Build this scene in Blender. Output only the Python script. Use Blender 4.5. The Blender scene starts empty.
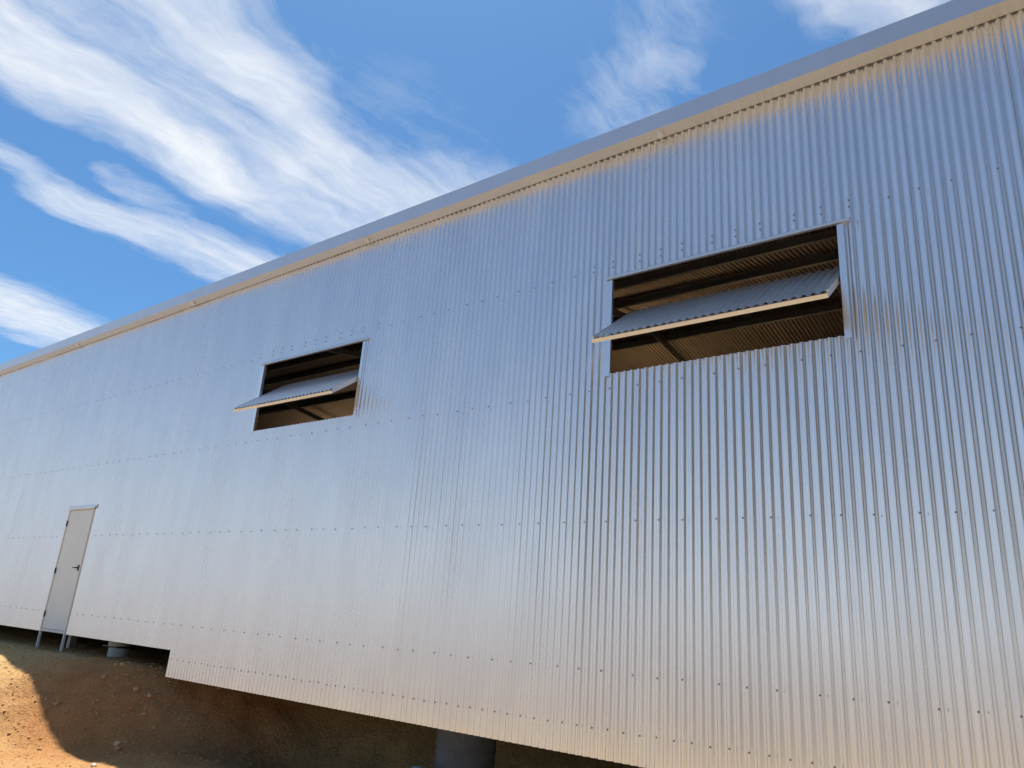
import bpy, bmesh, math, random
from mathutils import Vector, Matrix, noise

random.seed(7)
scene = bpy.context.scene
col = scene.collection
R_ = math.radians

# ------------------------------------------------------------------ camera
cam_d = bpy.data.cameras.new('camera')
cam_d.sensor_fit = 'HORIZONTAL'
cam_d.sensor_width = 36.0
cam_d.lens = 26.196
cam_d.clip_start = 0.05
cam_d.clip_end = 12000
cam = bpy.data.objects.new('camera', cam_d)
col.objects.link(cam)
rt = Vector((0.79560661, 0.60195149, 0.06829735))
up = Vector((0.13309873, -0.28366444, 0.94964162))
fw = Vector((-0.59101172, 0.74645086, 0.30580428))
m = Matrix((rt, up, -fw)).transposed().to_4x4()
m.translation = Vector((0, 0, 1.65))
cam.matrix_world = m
scene.camera = cam

# ------------------------------------------------------------------ sun and sky
# the sun stands high behind the shed, so the roof edge throws a narrow band of
# shade on the ground at the foot of the wall
sun_dir = Vector((-0.25, 0.16, 1.0)).normalized()
sun_elev = math.asin(sun_dir.z)
sun_rot = math.atan2(sun_dir.x, sun_dir.y)
sd = bpy.data.lights.new('sun', 'SUN')
sd.energy = 4.8
sd.angle = R_(0.53)
sd.color = (1.0, 0.95, 0.87)
sun = bpy.data.objects.new('sun', sd)
sun.rotation_euler = sun_dir.to_track_quat('Z', 'Y').to_euler()
sun.location = (0, 0, 40)
col.objects.link(sun)

scene.view_settings.view_transform = 'Standard'
scene.view_settings.look = 'None'
scene.view_settings.gamma = 1.0
scene.view_settings.use_curve_mapping = False
scene.view_settings.exposure = 0.75

SKY_STRENGTH = 0.08
CLOUD_WHITE = 7.4          # cloud radiance before the background strength

world = bpy.data.worlds.new('World')
scene.world = world
world.use_nodes = True
wt = world.node_tree
for n in list(wt.nodes):
    wt.nodes.remove(n)
wl = wt.links


def wn(t, **k):
    n = wt.nodes.new(t)
    for a, b in k.items():
        setattr(n, a, b)
    return n


def wmath(op, a, b=None, clamp=False):
    n = wn('ShaderNodeMath', operation=op, use_clamp=clamp)
    for i, v in enumerate((a, b)):
        if v is None:
            continue
        if isinstance(v, (int, float)):
            n.inputs[i].default_value = v
        else:
            wl.new(v, n.inputs[i])
    return n.outputs[0]


sky = wn('ShaderNodeTexSky', sky_type='NISHITA')
sky.sun_disc = False
sky.sun_elevation = sun_elev
sky.sun_rotation = sun_rot
sky.altitude = 300
sky.air_density = 1.0
sky.dust_density = 1.0
sky.ozone_density = 3.5

tc = wn('ShaderNodeTexCoord')
sep = wn('ShaderNodeSeparateXYZ')
wl.new(tc.outputs['Generated'], sep.inputs[0])
zc = wmath('MAXIMUM', sep.outputs['Z'], 0.04)
U = wmath('DIVIDE', sep.outputs['X'], zc)
V = wmath('DIVIDE', sep.outputs['Y'], zc)
comb = wn('ShaderNodeCombineXYZ')
wl.new(U, comb.inputs[0])
wl.new(V, comb.inputs[1])
plane = comb.outputs[0]             # the cirrus sheet seen from below
# warp
wnz = wn('ShaderNodeTexNoise', noise_dimensions='3D')
wnz.inputs['Scale'].default_value = 2.6
wnz.inputs['Detail'].default_value = 4
wl.new(plane, wnz.inputs['Vector'])
wsub = wn('ShaderNodeVectorMath', operation='SUBTRACT')
wl.new(wnz.outputs['Color'], wsub.inputs[0])
wsub.inputs[1].default_value = (0.5, 0.5, 0.5)
wsc = wn('ShaderNodeVectorMath', operation='MULTIPLY')
wl.new(wsub.outputs[0], wsc.inputs[0])
wsc.inputs[1].default_value = (0.28, 0.24, 0)
wadd = wn('ShaderNodeVectorMath', operation='ADD')
wl.new(plane, wadd.inputs[0])
wl.new(wsc.outputs[0], wadd.inputs[1])
warped = wadd.outputs[0]


def noise_on(vec, scale_xy, scale, detail, rough, seed, distort=0.0):
    mp = wn('ShaderNodeMapping')
    wl.new(vec, mp.inputs['Vector'])
    mp.inputs['Scale'].default_value = (scale_xy[0], scale_xy[1], 1)
    mp.inputs['Location'].default_value = (seed * 3.17, seed * 1.71, seed)
    nz = wn('ShaderNodeTexNoise', noise_dimensions='3D')
    nz.inputs['Scale'].default_value = scale
    nz.inputs['Detail'].default_value = detail
    nz.inputs['Roughness'].default_value = rough
    nz.inputs['Distortion'].default_value = distort
    wl.new(mp.outputs[0], nz.inputs['Vector'])
    return nz.outputs['Fac']


def ramp(v, lo, hi, smooth=True):
    n = wn('ShaderNodeMapRange', clamp=True)
    n.interpolation_type = 'SMOOTHSTEP' if smooth else 'LINEAR'
    wl.new(v, n.inputs['Value'])
    n.inputs['From Min'].default_value = lo
    n.inputs['From Max'].default_value = hi
    return n.outputs[0]


def streak(a, b, wa, wb, strength):
    """a cirrus streak from a to b on the cloud sheet, half width wa..wb"""
    ax, ay = a
    bx, by = b
    dx, dy = bx - ax, by - ay
    L2 = dx * dx + dy * dy
    s = wn('ShaderNodeSeparateXYZ')
    wl.new(warped, s.inputs[0])
    px = wmath('SUBTRACT', s.outputs[0], ax)
    py = wmath('SUBTRACT', s.outputs[1], ay)
    t = wmath('ADD', wmath('MULTIPLY', px, dx / L2), wmath('MULTIPLY', py, dy / L2), clamp=True)
    qx = wmath('SUBTRACT', px, wmath('MULTIPLY', t, dx))
    qy = wmath('SUBTRACT', py, wmath('MULTIPLY', t, dy))
    d = wmath('SQRT', wmath('ADD', wmath('MULTIPLY', qx, qx), wmath('MULTIPLY', qy, qy)))
    w = wmath('ADD', wmath('MULTIPLY', t, wb - wa), wa)
    r = wmath('DIVIDE', d, w)
    return wmath('MULTIPLY', wmath('SUBTRACT', 1.0, ramp(r, 0.05, 1.0)), strength)


fib = noise_on(warped, (6.0, 1.2), 2.0, 8, 0.62, 1.0)
puff = noise_on(warped, (1.5, 1.3), 2.6, 8, 0.58, 2.0)
fine = noise_on(warped, (2.6, 1.4), 8.0, 7, 0.66, 3.0)

streaks = [
    ((-1.50, 0.00), (-1.52, 0.45), 0.33, 0.28, 1.04),
    ((-1.52, 0.40), (-1.60, 0.84), 0.26, 0.21, 1.04),
    ((-1.60, 0.84), (-1.50, 1.15), 0.21, 0.34, 0.74),
    ((-1.14, 0.25), (-1.16, 0.60), 0.24, 0.25, 0.80),
    ((-1.16, 0.60), (-1.33, 0.98), 0.21, 0.20, 0.88),
    ((-1.40, 0.90), (-1.25, 1.20), 0.34, 0.42, 0.82),
    ((-1.97, 0.40), (-2.06, 0.66), 0.11, 0.19, 0.66),
    ((-2.06, 0.66), (-2.00, 1.16), 0.20, 0.30, 0.82),
    ((-1.80, 0.62), (-1.90, 0.85), 0.08, 0.13, 0.45),
    ((-2.98, 0.66), (-3.22, 1.12), 0.34, 0.50, 0.95),
    ((-0.42, 0.92), (-0.62, 1.13), 0.15, 0.26, 0.42),
    ((-0.19, 0.96), (-0.15, 1.18), 0.14, 0.15, 0.68),
    ((-1.00, 0.84), (-1.08, 1.10), 0.24, 0.30, 0.20),
    ((-1.36, 0.10), (-1.36, 0.90), 0.46, 0.48, 0.60),
]
mask = None
for s_ in streaks:
    v = streak(*s_)
    mask = v if mask is None else wmath('MAXIMUM', mask, v)
# other cirrus elsewhere over the sky (behind the camera), thin
band = noise_on(plane, (1.0, 0.35), 0.9, 4, 0.5, 5.0)
behind = wmath('SUBTRACT', 1.0, ramp(sep.outputs['Y'], -0.15, 0.05))
mask2 = wmath('MULTIPLY', wmath('ADD', wmath('MULTIPLY', ramp(band, 0.35, 0.75), 0.35), 0.30), behind)
mask2 = wmath('MULTIPLY', mask2, wmath('SUBTRACT', 1.0, wmath('MULTIPLY', ramp(sep.outputs['Z'], 0.12, 0.50), 0.42)))
mask = wmath('MAXIMUM', mask, mask2)
tex = wmath('ADD', wmath('MULTIPLY', fib, 0.50), wmath('ADD', wmath('MULTIPLY', puff, 0.40), wmath('MULTIPLY', fine, 0.25)))
# density = smooth( mask + (tex - mean) )
dsum = wmath('ADD', wmath('MULTIPLY', mask, 0.95), wmath('MULTIPLY', wmath('SUBTRACT', tex, 0.575), 1.7))
dens = wmath('MULTIPLY', ramp(dsum, 0.14, 1.22, False), wmath('MINIMUM', wmath('MULTIPLY', mask, 3.0), 1.0))
dens = wmath('MULTIPLY', dens, ramp(sep.outputs['Z'], 0.045, 0.13))
mix = wn('ShaderNodeMix', data_type='RGBA')
wl.new(dens, mix.inputs['Factor'])
tint = wn('ShaderNodeMix', data_type='RGBA', blend_type='MULTIPLY')
tint.inputs['Factor'].default_value = 1.0
# dusty air whitens the sky towards the horizon
hzn = wn('ShaderNodeMix', data_type='RGBA')
wl.new(wmath('MULTIPLY', wmath('SUBTRACT', 1.0, ramp(sep.outputs['Z'], 0.0, 0.24)), 0.72), hzn.inputs['Factor'])
hzn.inputs['B'].default_value = (6.6, 6.8, 7.4, 1)
wl.new(sky.outputs[0], tint.inputs['A'])
tint.inputs['B'].default_value = (0.54, 0.86, 1.04, 1)
wl.new(tint.outputs['Result'], hzn.inputs['A'])
wl.new(hzn.outputs['Result'], mix.inputs['A'])
mix.inputs['B'].default_value = (CLOUD_WHITE * 0.97, CLOUD_WHITE, CLOUD_WHITE * 1.03, 1)
bg = wn('ShaderNodeBackground')
bg.inputs['Strength'].default_value = SKY_STRENGTH
wl.new(mix.outputs['Result'], bg.inputs['Color'])
wo = wn('ShaderNodeOutputWorld')
wl.new(bg.outputs[0], wo.inputs['Surface'])


# ------------------------------------------------------------------ materials
def material(name):
    mt = bpy.data.materials.new(name)
    mt.use_nodes = True
    nt = mt.node_tree
    return mt, nt, nt.nodes['Principled BSDF']


def tex_noise(nt, scale, detail=4, rough=0.55, mapping=None, coord='Object', distortion=0.0):
    c = nt.nodes.new('ShaderNodeTexCoord')
    out = c.outputs[coord]
    if mapping:
        mp = nt.nodes.new('ShaderNodeMapping')
        mp.inputs['Scale'].default_value = mapping
        nt.links.new(out, mp.inputs[0])
        out = mp.outputs[0]
    n = nt.nodes.new('ShaderNodeTexNoise')
    n.inputs['Scale'].default_value = scale
    n.inputs['Detail'].default_value = detail
    n.inputs['Roughness'].default_value = rough
    n.inputs['Distortion'].default_value = distortion
    nt.links.new(out, n.inputs['Vector'])
    return n.outputs['Fac']


def color_ramp(nt, fac, stops):
    r = nt.nodes.new('ShaderNodeValToRGB')
    el = r.color_ramp.elements
    while len(el) < len(stops):
        el.new(0.5)
    for e, (p, c) in zip(el, stops):
        e.position = p
        e.color = (*c, 1)
    nt.links.new(fac, r.inputs[0])
    return r.outputs[0]


def map_range(nt, fac, a, b, c, d):
    n = nt.nodes.new('ShaderNodeMapRange')
    nt.links.new(fac, n.inputs['Value'])
    n.inputs['From Min'].default_value = a
    n.inputs['From Max'].default_value = b
    n.inputs['To Min'].default_value = c
    n.inputs['To Max'].default_value = d
    return n.outputs[0]


def bump(nt, bs, height, strength, dist):
    b = nt.nodes.new('ShaderNodeBump')
    b.inputs['Strength'].default_value = strength
    b.inputs['Distance'].default_value = dist
    nt.links.new(height, b.inputs['Height'])
    nt.links.new(b.outputs[0], bs.inputs['Normal'])


def zinc(name, c0, c1, r0, r1, metallic=0.9):
    mt, nt, bs = material(name)
    a = tex_noise(nt, 3.0, 5, 0.6, (1.0, 1.0, 0.25))
    nt.links.new(color_ramp(nt, a, [(0.3, c0), (0.7, c1)]), bs.inputs['Base Color'])
    b = tex_noise(nt, 1.7, 5, 0.6, (1.0, 1.0, 0.35))
    nt.links.new(map_range(nt, b, 0.3, 0.7, r0, r1), bs.inputs['Roughness'])
    bs.inputs['Metallic'].default_value = metallic
    return mt


M_zinc = zinc('bare aluminium zinc steel', (0.78, 0.79, 0.805), (0.86, 0.865, 0.87), 0.22, 0.29, 0.75)
M_roof = zinc('roof zinc steel', (0.35, 0.275, 0.235), (0.42, 0.34, 0.295), 0.28, 0.36, 0.75)
M_gutter = zinc('gutter zinc steel', (0.66, 0.67, 0.685), (0.71, 0.715, 0.725), 0.30, 0.38, 0.62)
M_flash = zinc('flashing zinc steel', (0.74, 0.745, 0.75), (0.80, 0.80, 0.80), 0.30, 0.40, 0.5)
M_galv = zinc('galvanised purlin steel', (0.36, 0.36, 0.36), (0.46, 0.46, 0.46), 0.45, 0.6, 0.7)

M_screw, nt, bs = material('dull screw head')
bs.inputs['Base Color'].default_value = (0.24, 0.25, 0.27, 1)
bs.inputs['Metallic'].default_value = 0.5
bs.inputs['Roughness'].default_value = 0.55

M_door, nt, bs = material('grey door paint')
f = tex_noise(nt, 2.2, 4, 0.6)
nt.links.new(color_ramp(nt, f, [(0.3, (0.70, 0.71, 0.67)), (0.7, (0.75, 0.76, 0.72))]), bs.inputs['Base Color'])
bs.inputs['Roughness'].default_value = 0.45

M_frame, nt, bs = material('pale door frame paint')
f = tex_noise(nt, 3.0, 4, 0.6)
nt.links.new(color_ramp(nt, f, [(0.3, (0.66, 0.63, 0.57)), (0.7, (0.74, 0.71, 0.65))]), bs.inputs['Base Color'])
bs.inputs['Roughness'].default_value = 0.5

M_dark, nt, bs = material('dark hardware')
bs.inputs['Base Color'].default_value = (0.05, 0.05, 0.055, 1)
bs.inputs['Metallic'].default_value = 0.8
bs.inputs['Roughness'].default_value = 0.35

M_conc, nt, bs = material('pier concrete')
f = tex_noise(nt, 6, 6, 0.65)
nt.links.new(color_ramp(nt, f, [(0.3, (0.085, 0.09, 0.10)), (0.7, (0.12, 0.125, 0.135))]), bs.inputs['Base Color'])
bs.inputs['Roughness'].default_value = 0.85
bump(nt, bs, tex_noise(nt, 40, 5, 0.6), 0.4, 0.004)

M_pale, nt, bs = material('pale pier concrete')
f = tex_noise(nt, 9, 5, 0.65)
nt.links.new(color_ramp(nt, f, [(0.35, (0.45, 0.46, 0.47)), (0.7, (0.68, 0.68, 0.68))]), bs.inputs['Base Color'])
bs.inputs['Roughness'].default_value = 0.8

M_cream, nt, bs = material('cream pier cap')
f = tex_noise(nt, 9, 5, 0.65)
nt.links.new(color_ramp(nt, f, [(0.35, (0.62, 0.55, 0.38)), (0.7, (0.72, 0.65, 0.48))]), bs.inputs['Base Color'])
bs.inputs['Roughness'].default_value = 0.7

M_floor, nt, bs = material('timber floor boards')
f = tex_noise(nt, 4, 5, 0.6, (1, 8, 1))
nt.links.new(color_ramp(nt, f, [(0.3, (0.15, 0.075, 0.038)), (0.7, (0.20, 0.105, 0.055))]), bs.inputs['Base Color'])
bs.inputs['Roughness'].default_value = 0.7

M_rock, nt, bs = material('grey green stone')
f = tex_noise(nt, 8, 6, 0.65)
nt.links.new(color_ramp(nt, f, [(0.3, (0.17, 0.21, 0.18)), (0.7, (0.28, 0.32, 0.28))]), bs.inputs['Base Color'])
bs.inputs['Roughness'].default_value = 0.9

M_rock2, nt, bs = material('pale stone')
f = tex_noise(nt, 8, 6, 0.65)
nt.links.new(color_ramp(nt, f, [(0.3, (0.42, 0.36, 0.27)), (0.7, (0.58, 0.52, 0.42))]), bs.inputs['Base Color'])
bs.inputs['Roughness'].default_value = 0.9

# dry orange earth
M_dirt, nt, bs = material('dry orange earth')
big = tex_noise(nt, 0.55, 6, 0.6)
mid = tex_noise(nt, 3.5, 8, 0.68)
fine_ = tex_noise(nt, 28, 8, 0.72)
c1 = color_ramp(nt, big, [(0.32, (0.78, 0.56, 0.27)), (0.68, (0.70, 0.45, 0.185))])
# freshly dug redder soil on the bank by the step in the wall
gp = nt.nodes.new('ShaderNodeNewGeometry')
dv = nt.nodes.new('ShaderNodeVectorMath')
dv.operation = 'DISTANCE'
nt.links.new(gp.outputs['Position'], dv.inputs[0])
dv.inputs[1].default_value = (-10.3, 5.8, 0.4)
dn = nt.nodes.new('ShaderNodeMath')
dn.operation = 'MULTIPLY_ADD'
nt.links.new(tex_noise(nt, 1.1, 6, 0.65), dn.inputs[0])
dn.inputs[1].default_value = 3.2
nt.links.new(dv.outputs['Value'], dn.inputs[2])
fresh = map_range(nt, dn.outputs[0], 2.9, 4.9, 0.9, 0)
mxf = nt.nodes.new('ShaderNodeMix')
mxf.data_type = 'RGBA'
nt.links.new(fresh, mxf.inputs['Factor'])
nt.links.new(c1, mxf.inputs['A'])
mxf.inputs['B'].default_value = (0.50, 0.225, 0.085, 1)
c1 = mxf.outputs['Result']
c2 = color_ramp(nt, mid, [(0.30, (0.66, 0.64, 0.62)), (0.70, (1.0, 1.0, 1.0))])
mx = nt.nodes.new('ShaderNodeMix')
mx.data_type = 'RGBA'
mx.blend_type = 'MULTIPLY'
mx.inputs['Factor'].default_value = 0.6
nt.links.new(c1, mx.inputs['A'])
nt.links.new(c2, mx.inputs['B'])
c3 = color_ramp(nt, fine_, [(0.30, (0.66, 0.63, 0.60)), (0.52, (1.0, 1.0, 1.0)), (0.75, (1.25, 1.25, 1.3))])
mx2 = nt.nodes.new('ShaderNodeMix')
mx2.data_type = 'RGBA'
mx2.blend_type = 'MULTIPLY'
mx2.inputs['Factor'].default_value = 0.75
nt.links.new(mx.outputs['Result'], mx2.inputs['A'])
nt.links.new(c3, mx2.inputs['B'])
# unseen ground in front and beyond, greyed to tone the wall's reflection
geo = nt.nodes.new('ShaderNodeNewGeometry')
ln = nt.nodes.new('ShaderNodeVectorMath')
ln.operation = 'LENGTH'
nt.links.new(geo.outputs['Position'], ln.inputs[0])
sy = nt.nodes.new('ShaderNodeSeparateXYZ')
nt.links.new(geo.outputs['Position'], sy.inputs[0])
far = nt.nodes.new('ShaderNodeMath')
far.operation = 'MAXIMUM'
nt.links.new(map_range(nt, ln.outputs['Value'], 18, 45, 0, 1), far.inputs[0])
nt.links.new(map_range(nt, sy.outputs['Y'], 3.0, -0.5, 0, 1), far.inputs[1])
far = far.outputs[0]
pn = tex_noise(nt, 0.05, 6, 0.65)
pad = color_ramp(nt, pn, [(0.35, (0.275, 0.235, 0.21)), (0.65, (0.23, 0.20, 0.18))])
mx3 = nt.nodes.new('ShaderNodeMix')
mx3.data_type = 'RGBA'
nt.links.new(far, mx3.inputs['Factor'])
nt.links.new(mx2.outputs['Result'], mx3.inputs['A'])
nt.links.new(pad, mx3.inputs['B'])
nt.links.new(mx3.outputs['Result'], bs.inputs['Base Color'])
bs.inputs['Roughness'].default_value = 0.95
bs.inputs['Specular IOR Level'].default_value = 0.1
ad = nt.nodes.new('ShaderNodeMath')
ad.operation = 'MULTIPLY_ADD'
nt.links.new(mid, ad.inputs[0])
ad.inputs[1].default_value = 2.0
nt.links.new(fine_, ad.inputs[2])
bump(nt, bs, ad.outputs[0], 0.8, 0.045)

M_clod, nt, bs = material('earth clods')
f = tex_noise(nt, 3.0, 4, 0.6)
nt.links.new(color_ramp(nt, f, [(0.35, (0.36, 0.17, 0.065)), (0.55, (0.50, 0.29, 0.12)), (0.75, (0.60, 0.45, 0.28))]), bs.inputs['Base Color'])
bs.inputs['Roughness'].default_value = 0.95


# ------------------------------------------------------------------ helpers
def link(name, bm, mat, parent=None, smooth=False, kind=None):
    me = bpy.data.meshes.new(name)
    bm.normal_update()
    bm.to_mesh(me)
    bm.free()
    if smooth:
        for p in me.polygons:
            p.use_smooth = True
    me.materials.append(mat)
    o = bpy.data.objects.new(name, me)
    col.objects.link(o)
    if parent:
        adopt(o, parent)
    if kind:
        o['kind'] = kind
    return o


def adopt(o, parent):
    o.parent = parent
    # meshes are built in world coordinates, so undo the offset of the thing's Empty
    if parent.type == 'EMPTY':
        o.matrix_parent_inverse = Matrix.Translation(-parent.location)


def tag(o, label, cat, group=None):
    o['label'] = label
    o['category'] = cat
    if group:
        o['group'] = group


def box(bm, x0, x1, y0, y1, z0, z1, bevel=0.0):
    r = bmesh.ops.create_cube(bm, size=1)
    vs = r['verts']
    bmesh.ops.scale(bm, vec=(x1 - x0, y1 - y0, z1 - z0), verts=vs)
    bmesh.ops.translate(bm, vec=((x0 + x1) / 2, (y0 + y1) / 2, (z0 + z1) / 2), verts=vs)
    if bevel:
        es = list({e for v in vs for e in v.link_edges})
        bmesh.ops.bevel(bm, geom=es, offset=bevel, segments=1, affect='EDGES')


def prism(bm, pts, axis, a, b):
    """closed profile pts extruded along axis ('x' or 'y') from a to b"""
    def P(p, t):
        return (t, p[0], p[1]) if axis == 'x' else (p[0], t, p[1])
    v0 = [bm.verts.new(P(p, a)) for p in pts]
    v1 = [bm.verts.new(P(p, b)) for p in pts]
    n = len(pts)
    for i in range(n):
        bm.faces.new((v0[i], v0[(i + 1) % n], v1[(i + 1) % n], v1[i]))
    bm.faces.new(v0[::-1])
    bm.faces.new(v1)
    bmesh.ops.recalc_face_normals(bm, faces=bm.faces)


def bar(bm, a, b, w, h):
    """rectangular bar from a to b"""
    a, b = Vector(a), Vector(b)
    d = b - a
    q = d.to_track_quat('Y', 'Z').to_matrix().to_4x4()
    r = bmesh.ops.create_cube(bm, size=1)
    bmesh.ops.scale(bm, vec=(w, d.length, h), verts=r['verts'])
    bmesh.ops.transform(bm, matrix=Matrix.Translation((a + b) / 2) @ q, verts=r['verts'])


def cyl(bm, c, r0, r1, z0, z1, seg=28, caps=True):
    r = bmesh.ops.create_cone(bm, cap_ends=caps, segments=seg, radius1=r0, radius2=r1, depth=z1 - z0)
    bmesh.ops.translate(bm, vec=(c[0], c[1], (z0 + z1) / 2), verts=r['verts'])


def sstep(a, b, x):
    t = max(0.0, min(1.0, (x - a) / (b - a)))
    return t * t * (3 - 2 * t)


# ------------------------------------------------------------------ key sizes (metres)
D = 6.03               # distance of the wall from the camera
PITCH = 0.0762         # corrugation pitch
AMP = 0.0084
X0 = -0.73             # a rib crest
WX0, WX1 = -27.4, 6.1  # wall ends
ZB_HI, ZB_LO = 0.97, 0.617
X_STEP = -10.56
Z_TOP = 6.59
DEPTH = 13.0           # depth of the shed
PITCH_ROOF = math.tan(R_(8))
EAVE_Z = 6.72

WINDOWS = [(-9.505, -7.315), (-3.56, -1.365)]
WZ0, WZ1 = 4.06, 5.08
DOOR_X = (-14.93, -13.94)
DOOR_Z = (0.985, 3.115)


# ------------------------------------------------------------------ ground
def ground_h(x, y):
    lowland = -0.2 - 0.2 * sstep(5.7, 6.8, y)
    midx = -11.55 + (y - 4.75) * 1.2
    wob = 0.55 * noise.noise(Vector((x * 0.5, y * 0.5, 3.1)))
    t = 1 - sstep(-1.75, 1.25, (x - midx) + wob)
    # the pad only reaches a few metres out in front of the wall
    t *= sstep(1.8, 4.2, y) * (1 - 0.0)
    h = lowland * (1 - t) + 0.69 * t
    # ground raised at the hidden back to shut light out under the shed
    h = h + (1.05 - h) * sstep(9.5, 14.0, y) if y > 9.5 else h
    # ground raised to the floor at the far end to darken the gap
    if 5.6 < y < 30:
        h += 0.29 * sstep(-17.0, -22.5, x) * sstep(5.6, 6.4, y)
    d = math.hypot(x + 10, y - 4)
    near = 1 - sstep(28, 60, d)
    n = noise.fractal(Vector((x * 1.3, y * 1.3, 0.7)), 1.0, 2.0, 5) * 0.035
    n += noise.fractal(Vector((x * 5.1, y * 5.1, 2.7)), 1.0, 2.0, 4) * 0.012
    slope = t * (1 - t) * 4
    n += slope * noise.fractal(Vector((x * 2.2, y * 2.2, 5.5)), 0.9, 2.0, 5) * 0.075
    # reddish heaps of spoil on the bank
    for (mx_, my_, mr, mh) in ((-10.6, 5.35, 0.55, 0.10), (-11.9, 5.5, 0.8, 0.06), (-9.3, 5.3, 0.6, 0.08)):
        q = ((x - mx_) ** 2 + (y - my_) ** 2) / (mr * mr)
        if q < 6:
            n += mh * math.exp(-q)
    if near < 1:
        h = h * near + (0.35 * noise.noise(Vector((x * 0.02, y * 0.02, 0))) - 0.15) * (1 - near)
    return h + n * max(near, 0.15)


def axis_coords(a, b, step, grow, lim):
    c = []
    v = a
    while v < b:
        c.append(v)
        v += step
    c.append(b)
    s, v = step, b
    while v < lim:
        s *= grow
        v += s
        c.append(v)
    s, v = step, a
    left = []
    while v > -lim:
        s *= grow
        v -= s
        left.append(v)
    return left[::-1] + c


gx = axis_coords(-16.5, -4.0, 0.055, 1.16, 4500)
gy = axis_coords(2.6, 7.2, 0.055, 1.16, 4500)
verts, faces = [], []
for yy in gy:
    for xx in gx:
        verts.append((xx, yy, ground_h(xx, yy)))
nx = len(gx)
for j in range(len(gy) - 1):
    for i in range(nx - 1):
        a = j * nx + i
        faces.append((a, a + 1, a + nx + 1, a + nx))
me = bpy.data.meshes.new('ground')
me.from_pydata(verts, [], faces)
for p in me.polygons:
    p.use_smooth = True
me.materials.append(M_dirt)
ground = bpy.data.objects.new('ground', me)
col.objects.link(ground)
ground['kind'] = 'structure'

# loose clods and gravel: nobody could count them
bm = bmesh.new()
rng = random.Random(21)


def clod(bm, x, y, r, sink=0.35):
    res = bmesh.ops.create_icosphere(bm, subdivisions=1, radius=r)
    sx, sy, sz = rng.uniform(0.7, 1.3), rng.uniform(0.7, 1.3), rng.uniform(0.5, 0.9)
    rot = Matrix.Rotation(rng.uniform(0, 6.28), 3, 'Z')
    z = ground_h(x, y)
    for v in res['verts']:
        k = 1 + 0.28 * (rng.random() - 0.5)
        c = rot @ Vector((v.co.x * sx * k, v.co.y * sy * k, v.co.z * sz * k))
        v.co = c + Vector((x, y, z + r * (0.5 - sink)))


for i in range(7000):
    x = rng.uniform(-15.5, -4.5)
    y = rng.uniform(2.8, 6.6)
    # denser on the bank
    if rng.random() > 0.35 + 0.65 * math.exp(-((x + 11.55 - (y - 4.75) * 1.2) / 1.6) ** 2):
        continue
    r = 0.006 + 0.012 * rng.random() ** 2
    if rng.random() < 0.04:
        r = rng.uniform(0.018, 0.03)
    if x > -11.4 and y > 4.95 and rng.random() < 0.04:
        r = rng.uniform(0.02, 0.045)
    clod(bm, x, y, r)
clods = link('loose_clods', bm, M_clod, kind='stuff')
tag(clods, 'scattered earth clods and gravel on the orange bank', 'gravel')

# ------------------------------------------------------------------ the shed
shed = bpy.data.objects.new('metal_shed', None)
shed.location = ((WX0 + WX1) / 2, D + DEPTH / 2, 0.7)
col.objects.link(shed)
tag(shed, 'long silver corrugated steel shed with two open shutters and a grey door, raised on piers', 'shed')


def front_y(x, z, amp_k):
    ph = 2 * math.pi * (x - X0) / PITCH
    rib = round((x - X0) / PITCH)
    k = 1 + 0.10 * noise.noise(Vector((rib * 7.3, 0.5, 1.5)))
    y = D - AMP * amp_k * (math.cos(ph) - 0.04 * math.cos(3 * ph)) * k
    # sheets are never dead flat between their rows of screws
    y += 0.0012 * noise.noise(Vector((x * 0.9, z * 0.55, 4.0)))
    y += 0.0005 * noise.noise(Vector((x * 4.0, z * 0.8, 9.0)))
    return y


SEG = 16
n_ribs0 = math.floor((WX0 - X0) / PITCH)
n_ribs1 = math.ceil((WX1 - X0) / PITCH)
bm = bmesh.new()
srng = random.Random(5)


def z_rows(z0, z1, step=0.45):
    k = max(1, int(round((z1 - z0) / step)))
    return [z0 + (z1 - z0) * i / k for i in range(k + 1)]


def strip(bm, xs, z0, z1, yf):
    rows = z_rows(z0, z1)
    prev = None
    for x in xs:
        cur = [bm.verts.new((x, yf(x, z), z)) for z in rows]
        if prev:
            for i in range(len(rows) - 1):
                bm.faces.new((prev[i], cur[i], cur[i + 1], prev[i + 1]))
        prev = cur


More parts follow.
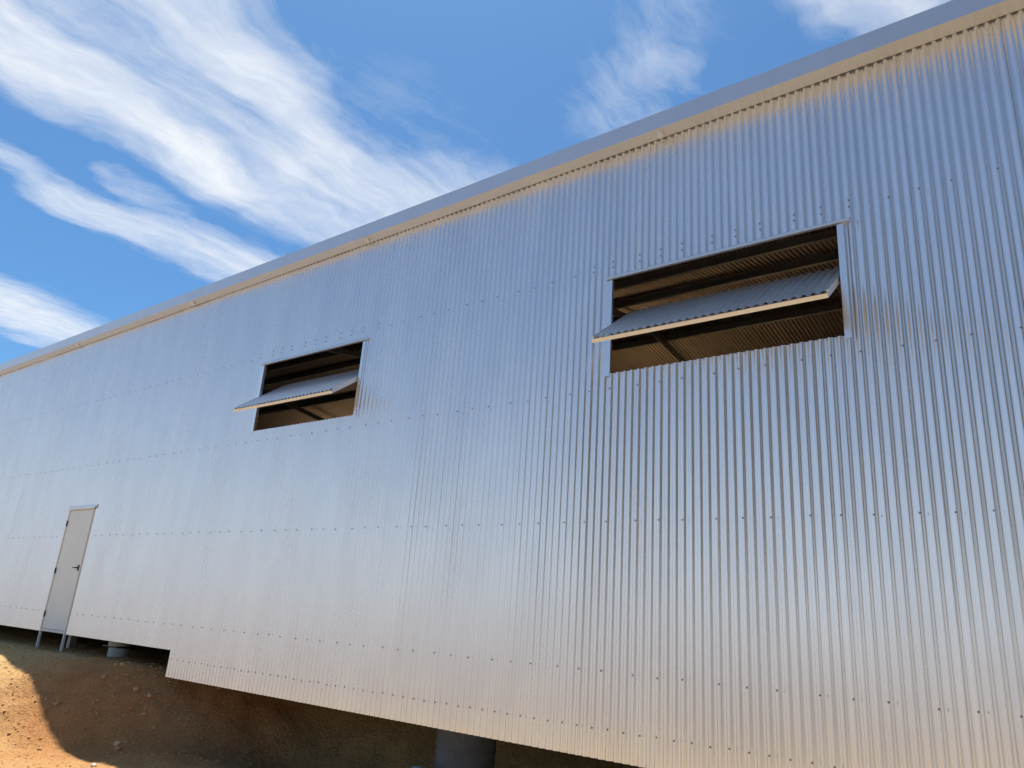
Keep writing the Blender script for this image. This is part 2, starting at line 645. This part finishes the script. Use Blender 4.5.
first = math.floor((WX0 + 0.79) / 0.762)
last = math.ceil((WX1 + 0.79) / 0.762)
holes = [(a, b, WZ0, WZ1) for a, b in WINDOWS] + [(DOOR_X[0], DOOR_X[1], -9, DOOR_Z[1])]
for k in range(first, last + 1):
    xs0 = -0.79 + 0.762 * k
    xs1 = xs0 + 0.762 + 0.046
    tilt = srng.uniform(-0.0018, 0.0018)
    lift = srng.uniform(0.0024, 0.0042)
    amp_k = srng.uniform(0.88, 1.10)
    twist = srng.uniform(-0.0012, 0.0012)

    def yf(x, z, xs0=xs0, tilt=tilt, lift=lift, amp_k=amp_k, twist=twist):
        t = (x - xs0) / 0.762
        y = front_y(x, z, amp_k) + twist * (z - 3.5) * (t - 0.5) * 0.5 + tilt * math.sin(math.pi * min(max(t, 0), 1)) * 2
        # the left edge of each sheet laps over its neighbour
        y -= lift * (1 - sstep(0.0, 0.16, t))
        return y
    # break points so that holes and the step in the lower edge have clean sides
    brk = sorted({xs0, xs1, *[v for v in (X_STEP, *[c for h in holes for c in h[:2]]) if xs0 < v < xs1], *[v for v in (WX0, WX1) if xs0 < v < xs1]})
    for a, b in zip(brk[:-1], brk[1:]):
        mid_ = (a + b) / 2
        if mid_ < WX0 or mid_ > WX1:
            continue
        n = max(1, int(round((b - a) / (PITCH / SEG))))
        xs = [a + (b - a) * i / n for i in range(n + 1)]
        zb = ZB_HI if mid_ < X_STEP else ZB_LO
        spans = [(zb, Z_TOP)]
        for h in holes:
            if h[0] < mid_ < h[1]:
                spans = [s for s in ((zb, h[2]), (h[3], Z_TOP)) if s[1] > s[0] + 0.01]
        for z0, z1 in spans:
            strip(bm, xs, z0, z1, yf)
wall = link('wall_cladding', bm, M_zinc, shed, smooth=True)

# screws: hex heads on washers, on the rib crests
SCREW = bpy.data.meshes.new('screw')
bm = bmesh.new()
r = bmesh.ops.create_cone(bm, cap_ends=True, segments=14, radius1=0.0080, radius2=0.0074, depth=0.002)
r2 = bmesh.ops.create_cone(bm, cap_ends=True, segments=6, radius1=0.0062, radius2=0.0058, depth=0.006)
bmesh.ops.translate(bm, vec=(0, 0, 0.004), verts=r2['verts'])
bmesh.ops.rotate(bm, matrix=Matrix.Rotation(R_(90), 3, 'X'), verts=bm.verts)
bm.to_mesh(SCREW)
bm.free()
SCREW.materials.append(M_screw)
pts = []
for k in range(n_ribs0, n_ribs1 + 1):
    x = X0 + k * PITCH
    if x < WX0 + 0.03 or x > WX1 - 0.03:
        continue

    def free(x, z):
        return not any(a - 0.06 < x < b + 0.06 and c - 0.03 < z < d + 0.03 for a, b, c, d in holes)
    if k % 10 in (0, 3, 7):
        for z in (1.31, 2.61, 3.90, 5.21):
            zj = z + srng.uniform(-0.006, 0.006)
            if free(x, z):
                pts.append((x + srng.uniform(-.003, .003), zj))
        if any(a - 0.3 < x < b + 0.3 for a, b in WINDOWS):
            pts.append((x, 5.275 + srng.uniform(-0.006, 0.006)))
    if k % 2 == 0 and x > X_STEP + 0.02:
        pts.append((x, 0.855 + srng.uniform(-0.006, 0.006)))
pts.sort(key=lambda p: (p[0] + 0) ** 2 + D * D + (p[1] - 1.65) ** 2 + (40 if p[0] > 0.2 else 0))
bm_rest = bmesh.new()
for i, (x, z) in enumerate(pts):
    y = D - AMP - 0.0022
    if i < 100:
        o = bpy.data.objects.new('screw', SCREW)
        o.location = (x, y, z)
        col.objects.link(o)
        adopt(o, wall)
    else:
        n0 = len(bm_rest.verts)
        bm_rest.from_mesh(SCREW)
        bm_rest.verts.ensure_lookup_table()
        bmesh.ops.translate(bm_rest, vec=(x, y, z), verts=bm_rest.verts[n0:])
link('screws', bm_rest, M_screw, wall, kind='stuff')

# gutter along the eave: a square box gutter with a rolled front lip
GF, GB, GZ0, GZ1 = 5.855, 6.018, 6.572, 6.765
bm = bmesh.new()
t = 0.003
gut = [(GF, GZ0), (GB, GZ0), (GB, GZ1 - 0.01), (GB - t, GZ1 - 0.01), (GB - t, GZ0 + t), (GF + t, GZ0 + t),
       (GF + t, GZ1 - 0.018), (GF + 0.016, GZ1 - 0.018), (GF + 0.016, GZ1), (GF, GZ1)]
prism(bm, gut, 'x', WX0 - 0.12, WX1 + 0.12)
gutter = link('gutter', bm, M_gutter, shed)
# overflow spouts in the gutter floor
for k in range(-5, 2):
    x = -7.43 + 4.44 * (k + 1)
    if not (WX0 + 0.4 < x < WX1 - 0.4):
        continue
    bm = bmesh.new()
    cyl(bm, (x, 5.935), 0.036, 0.040, GZ0 - 0.030, GZ0 - 0.001, 16)
    link('overflow_spout', bm, M_flash, gutter, smooth=False)

# ------------------------------------------------------------------ roof
RIDGE_Y = D + DEPTH / 2
RIDGE_Z = EAVE_Z + PITCH_ROOF * (RIDGE_Y - D)


def roof_z(y):
    return EAVE_Z + PITCH_ROOF * ((y - D) if y < RIDGE_Y else (2 * RIDGE_Y - D - y))


bm = bmesh.new()
SEGR = 8
xr = [WX0 - 0.12 + i * PITCH / SEGR for i in range(int((WX1 - WX0 + 0.24) / PITCH * SEGR) + 1)]
ys = [5.945, RIDGE_Y, D + DEPTH + 0.1]
prev = None
for x in xr:
    o_ = 0.0095 * math.cos(2 * math.pi * x / PITCH)
    cur = [bm.verts.new((x, y, roof_z(y) + o_)) for y in ys]
    if prev:
        for i in range(2):
            bm.faces.new((prev[i], cur[i], cur[i + 1], prev[i + 1]))
    prev = cur
roof = link('roof', bm, M_roof, shed, smooth=False)
roof.data.polygons.foreach_set('use_smooth', [True] * len(roof.data.polygons))
# ridge cap
bm = bmesh.new()
prism(bm, [(RIDGE_Y - 0.25, roof_z(RIDGE_Y - 0.25) + 0.012), (RIDGE_Y, RIDGE_Z + 0.02), (RIDGE_Y + 0.25, roof_z(RIDGE_Y + 0.25) + 0.012),
           (RIDGE_Y + 0.25, roof_z(RIDGE_Y + 0.25) + 0.016), (RIDGE_Y, RIDGE_Z + 0.026), (RIDGE_Y - 0.25, roof_z(RIDGE_Y - 0.25) + 0.016)], 'x', WX0 - 0.12, WX1 + 0.12)
link('ridge_cap', bm, M_zinc, roof)

# roof frame: C purlins along the shed, portal rafters across it
PUR = [D + d_ for d_ in (0.35, 1.25, 2.15, 3.05, 3.95, 4.9, 5.9)] + [2 * RIDGE_Y - D - d_ for d_ in (0.35, 2.2, 4.1, 5.9)]
for y in PUR:
    z = roof_z(y) - 0.012
    bm = bmesh.new()
    c = [(0, 0), (0.065, 0), (0.065, -0.018), (0.003, -0.018), (0.003, -0.102), (0.065, -0.102), (0.065, -0.12), (0, -0.12)]
    prism(bm, [(y + a, z + b) for a, b in c], 'x', WX0 + 0.05, WX1 - 0.05)
    link('purlin', bm, M_galv, roof)
FRAMES = [-24.30, -18.34, -12.38, -6.42, -0.46, 5.5]
for fx in FRAMES:
    bm = bmesh.new()
    for (ya, yb) in ((D + 0.12, RIDGE_Y), (RIDGE_Y, D + DEPTH - 0.12)):
        bar(bm, (fx, ya, roof_z(ya) - 0.25), (fx, yb, roof_z(yb) - 0.19), 0.05, 0.12)
    link('rafter', bm, M_galv, roof)
    for y in (D + 0.22, D + DEPTH - 0.22):
        bm = bmesh.new()
        box(bm, fx - 0.06, fx + 0.06, y - 0.12, y + 0.12, 1.135, roof_z(y) - 0.3)
        link('column', bm, M_galv, shed)
# diagonal roof braces and fly braces
for i in range(len(FRAMES) - 1):
    a, b = FRAMES[i], FRAMES[i + 1]
    if i % 2:
        continue
    bm = bmesh.new()
    bar(bm, (a, D + 0.5, roof_z(D + 0.5) - 0.15), (b, RIDGE_Y - 0.4, roof_z(RIDGE_Y - 0.4) - 0.15), 0.045, 0.006)
    link('roof_brace', bm, M_galv, roof)
    bm = bmesh.new()
    bar(bm, (b, D + 0.5, roof_z(D + 0.5) - 0.165), (a, RIDGE_Y - 0.4, roof_z(RIDGE_Y - 0.4) - 0.165), 0.045, 0.006)
    link('roof_brace', bm, M_galv, roof)

# wall girts behind the screw rows
for z in (1.31, 2.61, 3.90, 5.21):
    bm = bmesh.new()
    spans = [(WX0 + 0.05, DOOR_X[0] - 0.05), (DOOR_X[1] + 0.05, WX1 - 0.05)] if z < 3 else [(WX0 + 0.05, WX1 - 0.05)]
    for a, b in spans:
        box(bm, a, b, D + 0.026, D + 0.09, z - 0.05, z + 0.05)
    link('girt', bm, M_galv, shed)


# end and back walls
def side_wall(xc, sign):
    bm = bmesh.new()
    n = int(DEPTH / PITCH * 6)
    prev = None
    for i in range(n + 1):
        y = D + 0.02 + (DEPTH - 0.04) * i / n
        x = xc + sign * 0.008 * math.cos(2 * math.pi * y / PITCH)
        zlow = -0.3 if sign > 0 else -0.6  # ends carried down into the ground to block light under the floor
        if sign > 0 and 3.4 < y - D < 7.0:
            zlow = 5.3            # unseen opening added so outside light warms the roof underside
        cur = [bm.verts.new((x, y, z)) for z in (zlow, roof_z(y) - 0.02)]
        if prev:
            bm.faces.new((prev[0], cur[0], cur[1], prev[1]))
        prev = cur
    link('end_wall', bm, M_zinc, shed, smooth=True)


side_wall(WX0, -1)
side_wall(WX1, 1)
# back wall: openings added out of view to light the roof underside
bm = bmesh.new()
yb = D + DEPTH
for (a, b) in ((WX0, -23.0), (-18.6, -7.5), (-5.0, WX1)):
    n = int((b - a) / PITCH * 6)
    strip(bm, [a + (b - a) * i / n for i in range(n + 1)], 0.97, roof_z(yb) - 0.02, lambda x, z: yb + 0.008 * math.cos(2 * math.pi * x / PITCH))
strip(bm, [WX0 + i * PITCH / 6 for i in range(int((WX1 - WX0) / PITCH * 6) + 1)], 3.9, roof_z(yb) - 0.02, lambda x, z: yb + 0.012 + 0.008 * math.cos(2 * math.pi * x / PITCH))
link('back_wall', bm, M_zinc, shed, smooth=True)

# floor on bearers
bm = bmesh.new()
box(bm, WX0 + 0.1, WX1 - 0.1, D + 0.09, D + DEPTH - 0.05, 0.99, 1.13)
link('floor', bm, M_floor, shed)
for y in (D + 1.3, D + 4.5, D + 8.5, D + 12.4):
    bm = bmesh.new()
    box(bm, WX0 + 0.15, WX1 - 0.15, y - 0.06, y + 0.06, 0.90, 0.988)
    link('bearer', bm, M_galv, shed)


# corner flashings
for (x, s) in ((WX0, -1), (WX1, 1)):
    bm = bmesh.new()
    zb = ZB_HI if s < 0 else ZB_LO
    xa, xb = (x - 0.014, x + 0.07) if s < 0 else (x - 0.07, x + 0.014)
    box(bm, xa, xb, D - 0.014, D - 0.0105, zb, GZ0 - 0.004)
    xa, xb = (x - 0.0175, x - 0.014) if s < 0 else (x + 0.014, x + 0.0175)
    box(bm, xa, xb, D - 0.014, D + 0.08, zb, GZ0 - 0.004)
    link('corner_flashing', bm, M_flash, shed)


# ------------------------------------------------------------------ windows with centre hung shutters
def make_window(x0, x1, label):
    fr = bmesh.new()
    # inner steel reveal of the opening
    box(fr, x0 - 0.004, x0 - 0.001, D - 0.006, D + 0.035, WZ0, WZ1)
    box(fr, x1 + 0.001, x1 + 0.004, D - 0.006, D + 0.035, WZ0, WZ1)
    box(fr, x0 - 0.004, x1 + 0.004, D - 0.004, D + 0.014, WZ1 + 0.001, WZ1 + 0.004)
    box(fr, x0 - 0.004, x1 + 0.004, D + 0.026, D + 0.10, WZ0 - 0.054, WZ0 - 0.004)
    fr_o = link('window_frame', fr, M_galv, shed)
    # outer flashings
    bm = bmesh.new()
    prism(bm, [(D - 0.0105, WZ1 + 0.034), (D - 0.013, WZ1 + 0.034), (D - 0.030, WZ1 + 0.010), (D - 0.030, WZ1 - 0.003), (D - 0.0275, WZ1 - 0.003), (D - 0.0275, WZ1 + 0.009), (D - 0.0105, WZ1 + 0.030)], 'x', x0 - 0.06, x1 + 0.10)
    link('head_flashing', bm, M_flash, fr_o)
    for (a, b) in ((x0 - 0.052, x0 + 0.004), (x1 - 0.004, x1 + 0.046)):
        bm = bmesh.new()
        box(bm, a, b, D - 0.0135, D - 0.0105, WZ0 - 0.03, WZ1 - 0.014)
        # lip folded back along the opening
        if a < x0 - 0.01:
            box(bm, b, b + 0.003, D - 0.0135, D + 0.02, WZ0 + 0.002, WZ1 - 0.014)
        else:
            box(bm, a - 0.003, a, D - 0.0135, D + 0.02, WZ0 + 0.002, WZ1 - 0.014)
        link('jamb_flashing', bm, M_zinc, fr_o)

    # shutter: built flat in its own frame, then turned about its middle pivot
    ang = R_(36.5)
    L = 0.50
    pz, py = (WZ0 + WZ1) / 2 + 0.005, D + 0.01
    a0, a1 = x0 + 0.022, x1 - 0.022

    def turn(bm):
        # local: u = along the slope (towards the outside), w = normal (up)
        c, s = math.cos(ang), math.sin(ang)
        for v in bm.verts:
            x, u, w = v.co
            v.co = Vector((x, py - u * c - w * s, pz - u * s + w * c))
    bm = bmesh.new()
    n = int((a1 - a0) / PITCH * 10)
    prev = None
    for i in range(n + 1):
        x = a0 + 0.014 + (a1 - a0 - 0.028) * i / n
        w = 0.0105 * math.cos(2 * math.pi * (x - X0) / PITCH) + 0.0135
        cur = [bm.verts.new((x, -L + 0.008, w)), bm.verts.new((x, 0, w)), bm.verts.new((x, L - 0.004, w))]
        if prev:
            for j in range(2):
                bm.faces.new((prev[j], cur[j], cur[j + 1], prev[j + 1]))
        prev = cur
    turn(bm)
    sh = link('window_shutter', bm, M_flash, shed, smooth=True)
    sh['label'] = label
    bm = bmesh.new()
    box(bm, a0, a1, L - 0.028, L + 0.006, -0.036, 0.001)
    turn(bm)
    link('bottom_rail', bm, M_gutter, sh)
    bm = bmesh.new()
    box(bm, a0, a1, -L - 0.006, -L + 0.028, -0.036, 0.001)
    turn(bm)
    link('top_rail', bm, M_flash, sh)
    for (p, q) in ((a0, a0 + 0.012), (a1 - 0.012, a1)):
        bm = bmesh.new()
        box(bm, p, q, -L + 0.028, L - 0.028, -0.036, 0.022)
        turn(bm)
        link('end_rail', bm, M_flash, sh)
    for f_ in (0.33, 0.67):
        bm = bmesh.new()
        xm = a0 + (a1 - a0) * f_
        box(bm, xm - 0.02, xm + 0.02, -L + 0.028, L - 0.028, -0.036, 0.001)
        turn(bm)
        link('stiffener', bm, M_galv, sh)
    # pivot pins
    for xx, d_ in ((x0, 1), (x1, -1)):
        bm = bmesh.new()
        r = bmesh.ops.create_cone(bm, cap_ends=True, segments=12, radius1=0.011, radius2=0.011, depth=0.026)
        bmesh.ops.rotate(bm, matrix=Matrix.Rotation(R_(90), 3, 'Y'), verts=r['verts'])
        bmesh.ops.translate(bm, vec=(xx + d_ * 0.012, py, pz - 0.012), verts=r['verts'])
        link('pivot', bm, M_dark, sh)


make_window(*WINDOWS[0], 'smaller looking tilted corrugated shutter further along the wall towards the door')
make_window(*WINDOWS[1], 'larger looking tilted corrugated shutter nearest the viewer')

# ------------------------------------------------------------------ door
dx0, dx1 = DOOR_X
bm = bmesh.new()
box(bm, dx0 + 0.036, dx1 - 0.036, D - 0.012, D + 0.030, 1.02, 3.07, 0.003)
door = link('door', bm, M_door, shed)
bm = bmesh.new()
# steel jambs run below the cladding like two legs
fb = 0.70
box(bm, dx0 - 0.004, dx0 + 0.033, D - 0.022, D + 0.012, fb, 3.075)
box(bm, dx1 - 0.033, dx1 + 0.004, D - 0.022, D + 0.012, fb, 3.075)
box(bm, dx0 + 0.033, dx1 - 0.033, D - 0.020, D + 0.06, 3.073, 3.11)
box(bm, dx0 + 0.033, dx1 - 0.033, D - 0.020, D + 0.06, 0.975, 1.016)
dframe = link('door_frame', bm, M_frame, shed)
bm = bmesh.new()
prism(bm, [(D - 0.0105, 3.165), (D - 0.013, 3.165), (D - 0.016, 3.125), (D - 0.046, 3.112), (D - 0.046, 3.09), (D - 0.0435, 3.09), (D - 0.0435, 3.110), (D - 0.0135, 3.122)],
      'x', dx0 - 0.05, dx1 + 0.06)
link('head_flashing', bm, M_flash, dframe)
for z in (1.26, 2.0, 2.84):
    bm = bmesh.new()
    box(bm, dx0 + 0.022, dx0 + 0.052, D - 0.030, D - 0.0225, z - 0.05, z + 0.05)
    cyl(bm, (dx0 + 0.036, D - 0.031), 0.006, 0.006, z - 0.045, z + 0.045, 8)
    link('hinge', bm, M_dark, door)
bm = bmesh.new()
hz = 2.06
box(bm, dx1 - 0.118, dx1 - 0.058, D - 0.020, D - 0.0123, hz - 0.05, hz + 0.05, 0.003)
bar(bm, (dx1 - 0.088, D - 0.02, hz), (dx1 - 0.088, D - 0.075, hz), 0.022, 0.022)
bar(bm, (dx1 - 0.076, D - 0.07, hz), (dx1 - 0.19, D - 0.07, hz), 0.014, 0.018)
link('handle', bm, M_dark, door)

# ------------------------------------------------------------------ piers under the floor
def pier(x, y, r, z1, mat, seam=None):
    z0 = ground_h(x, y) - 0.25
    bm = bmesh.new()
    if seam:
        cyl(bm, (x, y), r, r, z0, seam - 0.006, 40)
        cyl(bm, (x, y), r + 0.008, r + 0.008, seam - 0.006, seam + 0.014, 40)
        cyl(bm, (x, y), r, r, seam + 0.014, z1, 40)
    else:
        cyl(bm, (x, y), r, r * 0.98, z0, z1, 32)
    return link('pier', bm, mat, shed, smooth=False)


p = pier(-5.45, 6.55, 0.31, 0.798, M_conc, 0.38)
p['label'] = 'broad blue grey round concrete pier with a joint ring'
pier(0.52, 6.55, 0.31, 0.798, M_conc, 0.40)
pier(-19.4, 6.7, 0.20, 0.798, M_pale)
pier(-23.3, 6.7, 0.20, 0.798, M_pale)
# pale footing with a cream cap
p = pier(-13.05, 6.55, 0.175, 0.832, M_pale)
p['label'] = 'white concrete pier stub with cream cap under the wall'
bm = bmesh.new()
box(bm, -13.36, -12.86, 6.40, 6.72, 0.834, 0.858)
link('packing_plate', bm, M_dark, p)
bm = bmesh.new()
cyl(bm, (-13.05, 6.53), 0.17, 0.17, 0.860, 0.987, 28)
link('pier_cap', bm, M_cream, p)
# slim galvanised post beside the door
bm = bmesh.new()
box(bm, -14.90, -14.79, 6.50, 6.61, ground_h(-14.85, 6.55) - 0.2, 0.986)
link('steel_post', bm, M_galv, shed)


# ------------------------------------------------------------------ a few stones that stand out
def stone(name, x, y, r, mat, label, squash=0.7):
    bm = bmesh.new()
    bmesh.ops.create_icosphere(bm, subdivisions=3, radius=r)
    for v in bm.verts:
        k = 1 + 0.35 * noise.noise(v.co * (1.4 / r) + Vector((x, y, 0)))
        v.co = Vector((v.co.x * k * 1.15, v.co.y * k, v.co.z * k * squash))
    o = link(name, bm, mat, smooth=True)
    o.location = (x, y, ground_h(x, y) + r * squash * 0.45)
    tag(o, label, 'stone')
    return o


stone('stone', -5.62, 6.0, 0.25, M_rock, 'grey green rounded stone at the foot of the broad pier', 1.22)
stone('stone', -9.22, 4.62, 0.03, M_rock2, 'small pale stone on the edge of the shade at the bottom')


# ------------------------------------------------------------------ unseen trees added as stand-ins for dark shapes reflected in the ribs
def tree(x, y, h, label):
    root = bpy.data.objects.new('stand_in_tree', None)
    root.location = (x, y, ground_h(x, y))
    col.objects.link(root)
    tag(root, label, 'tree')
    tr = random.Random(11)
    bm = bmesh.new()
    tips = []

    def limb(a, d, r, L, depth):
        p = Vector(a)
        d = Vector(d).normalized()
        n = 6
        ring0 = None
        side = d.orthogonal().normalized()
        for i in range(n + 1):
            rr = r * (1 - 0.45 * i / n) * (1.25 if depth == 3 and i == 0 else 1)
            side = (side - d * side.dot(d)).normalized()
            fwd_ = d.cross(side)
            ring = [bm.verts.new(p + (side * math.cos(k * math.tau / 9) + fwd_ * math.sin(k * math.tau / 9)) * rr) for k in range(9)]
            if ring0:
                for k in range(9):
                    bm.faces.new((ring0[k], ring0[(k + 1) % 9], ring[(k + 1) % 9], ring[k]))
            ring0 = ring
            if i < n:
                d = (d + Vector((tr.uniform(-.14, .14), tr.uniform(-.14, .14), tr.uniform(-.02, .10)))).normalized()
                p = p + d * (L / n)
                if depth > 0 and i >= 1:
                    for _ in range(2 if depth == 3 and i > 1 else 1):
                        az = tr.uniform(0, math.tau)
                        nd = d * 0.7 + Vector((math.cos(az), math.sin(az), 0.25)) * 0.8
                        limb(p, nd, rr * 0.55, L * tr.uniform(0.48, 0.68), depth - 1)
                if depth == 0:
                    tips.append(p.copy())
        tips.append(p.copy())
    limb((x, y, root.location.z - 0.2), (0.05, -0.03, 1), 0.19, h * 0.62, 3)
    link('trunk', bm, M_bark, root, smooth=True)
    bm = bmesh.new()
    for t_ in tips:
        for _ in range(14):
            c = t_ + Vector((tr.gauss(0, .26), tr.gauss(0, .26), tr.gauss(0, .24)))
            L, w = tr.uniform(0.10, 0.18), tr.uniform(0.022, 0.036)
            ax = Vector((tr.uniform(-1, 1), tr.uniform(-1, 1), tr.uniform(-1.6, 0.2))).normalized()
            sd_ = ax.orthogonal().normalized()
            sd_ = Matrix.Rotation(tr.uniform(0, 6.28), 3, ax) @ sd_
            v = [bm.verts.new(c), bm.verts.new(c + ax * L * 0.4 + sd_ * w), bm.verts.new(c + ax * L), bm.verts.new(c + ax * L * 0.4 - sd_ * w)]
            bm.faces.new(v)
    print('TIPS', len(tips))
    link('crown', bm, M_leaf, root)
    return root


M_bark, nt, bs = material('grey brown bark')
f = tex_noise(nt, 7, 6, 0.65, (1, 1, 0.25))
nt.links.new(color_ramp(nt, f, [(0.3, (0.13, 0.10, 0.075)), (0.7, (0.26, 0.22, 0.18))]), bs.inputs['Base Color'])
bs.inputs['Roughness'].default_value = 0.9
M_leaf, nt, bs = material('gum leaves')
f = tex_noise(nt, 1.5, 4, 0.6)
nt.links.new(color_ramp(nt, f, [(0.3, (0.045, 0.06, 0.025)), (0.7, (0.075, 0.09, 0.04))]), bs.inputs['Base Color'])
bs.inputs['Roughness'].default_value = 0.55
first_tree = tree(8.6, -7.6, 9.0, 'olive green gum tree added out of view to darken the rib reflections')
first_tree['group'] = 'gum trees added out of view for wall reflections'
trng = random.Random(3)
for i, (az, rad) in enumerate(((46, 17), (57, 17), (67, 17), (78, 18), (87, 19), (39, 23), (51, 23), (62, 23), (73, 24), (82, 24))):
    x = -1 + rad * math.sin(R_(az))
    y = 6 - rad * math.cos(R_(az))
    t_ = first_tree.copy()
    col.objects.link(t_)
    t_.location = (x, y, ground_h(x, y))
    t_.rotation_euler = (0, 0, trng.uniform(0, 6.28))
    k = trng.uniform(0.9, 1.2)
    t_.scale = (k * 1.1, k * 1.1, k)
    for ch in list(first_tree.children):
        c = ch.copy()
        col.objects.link(c)
        c.parent = t_
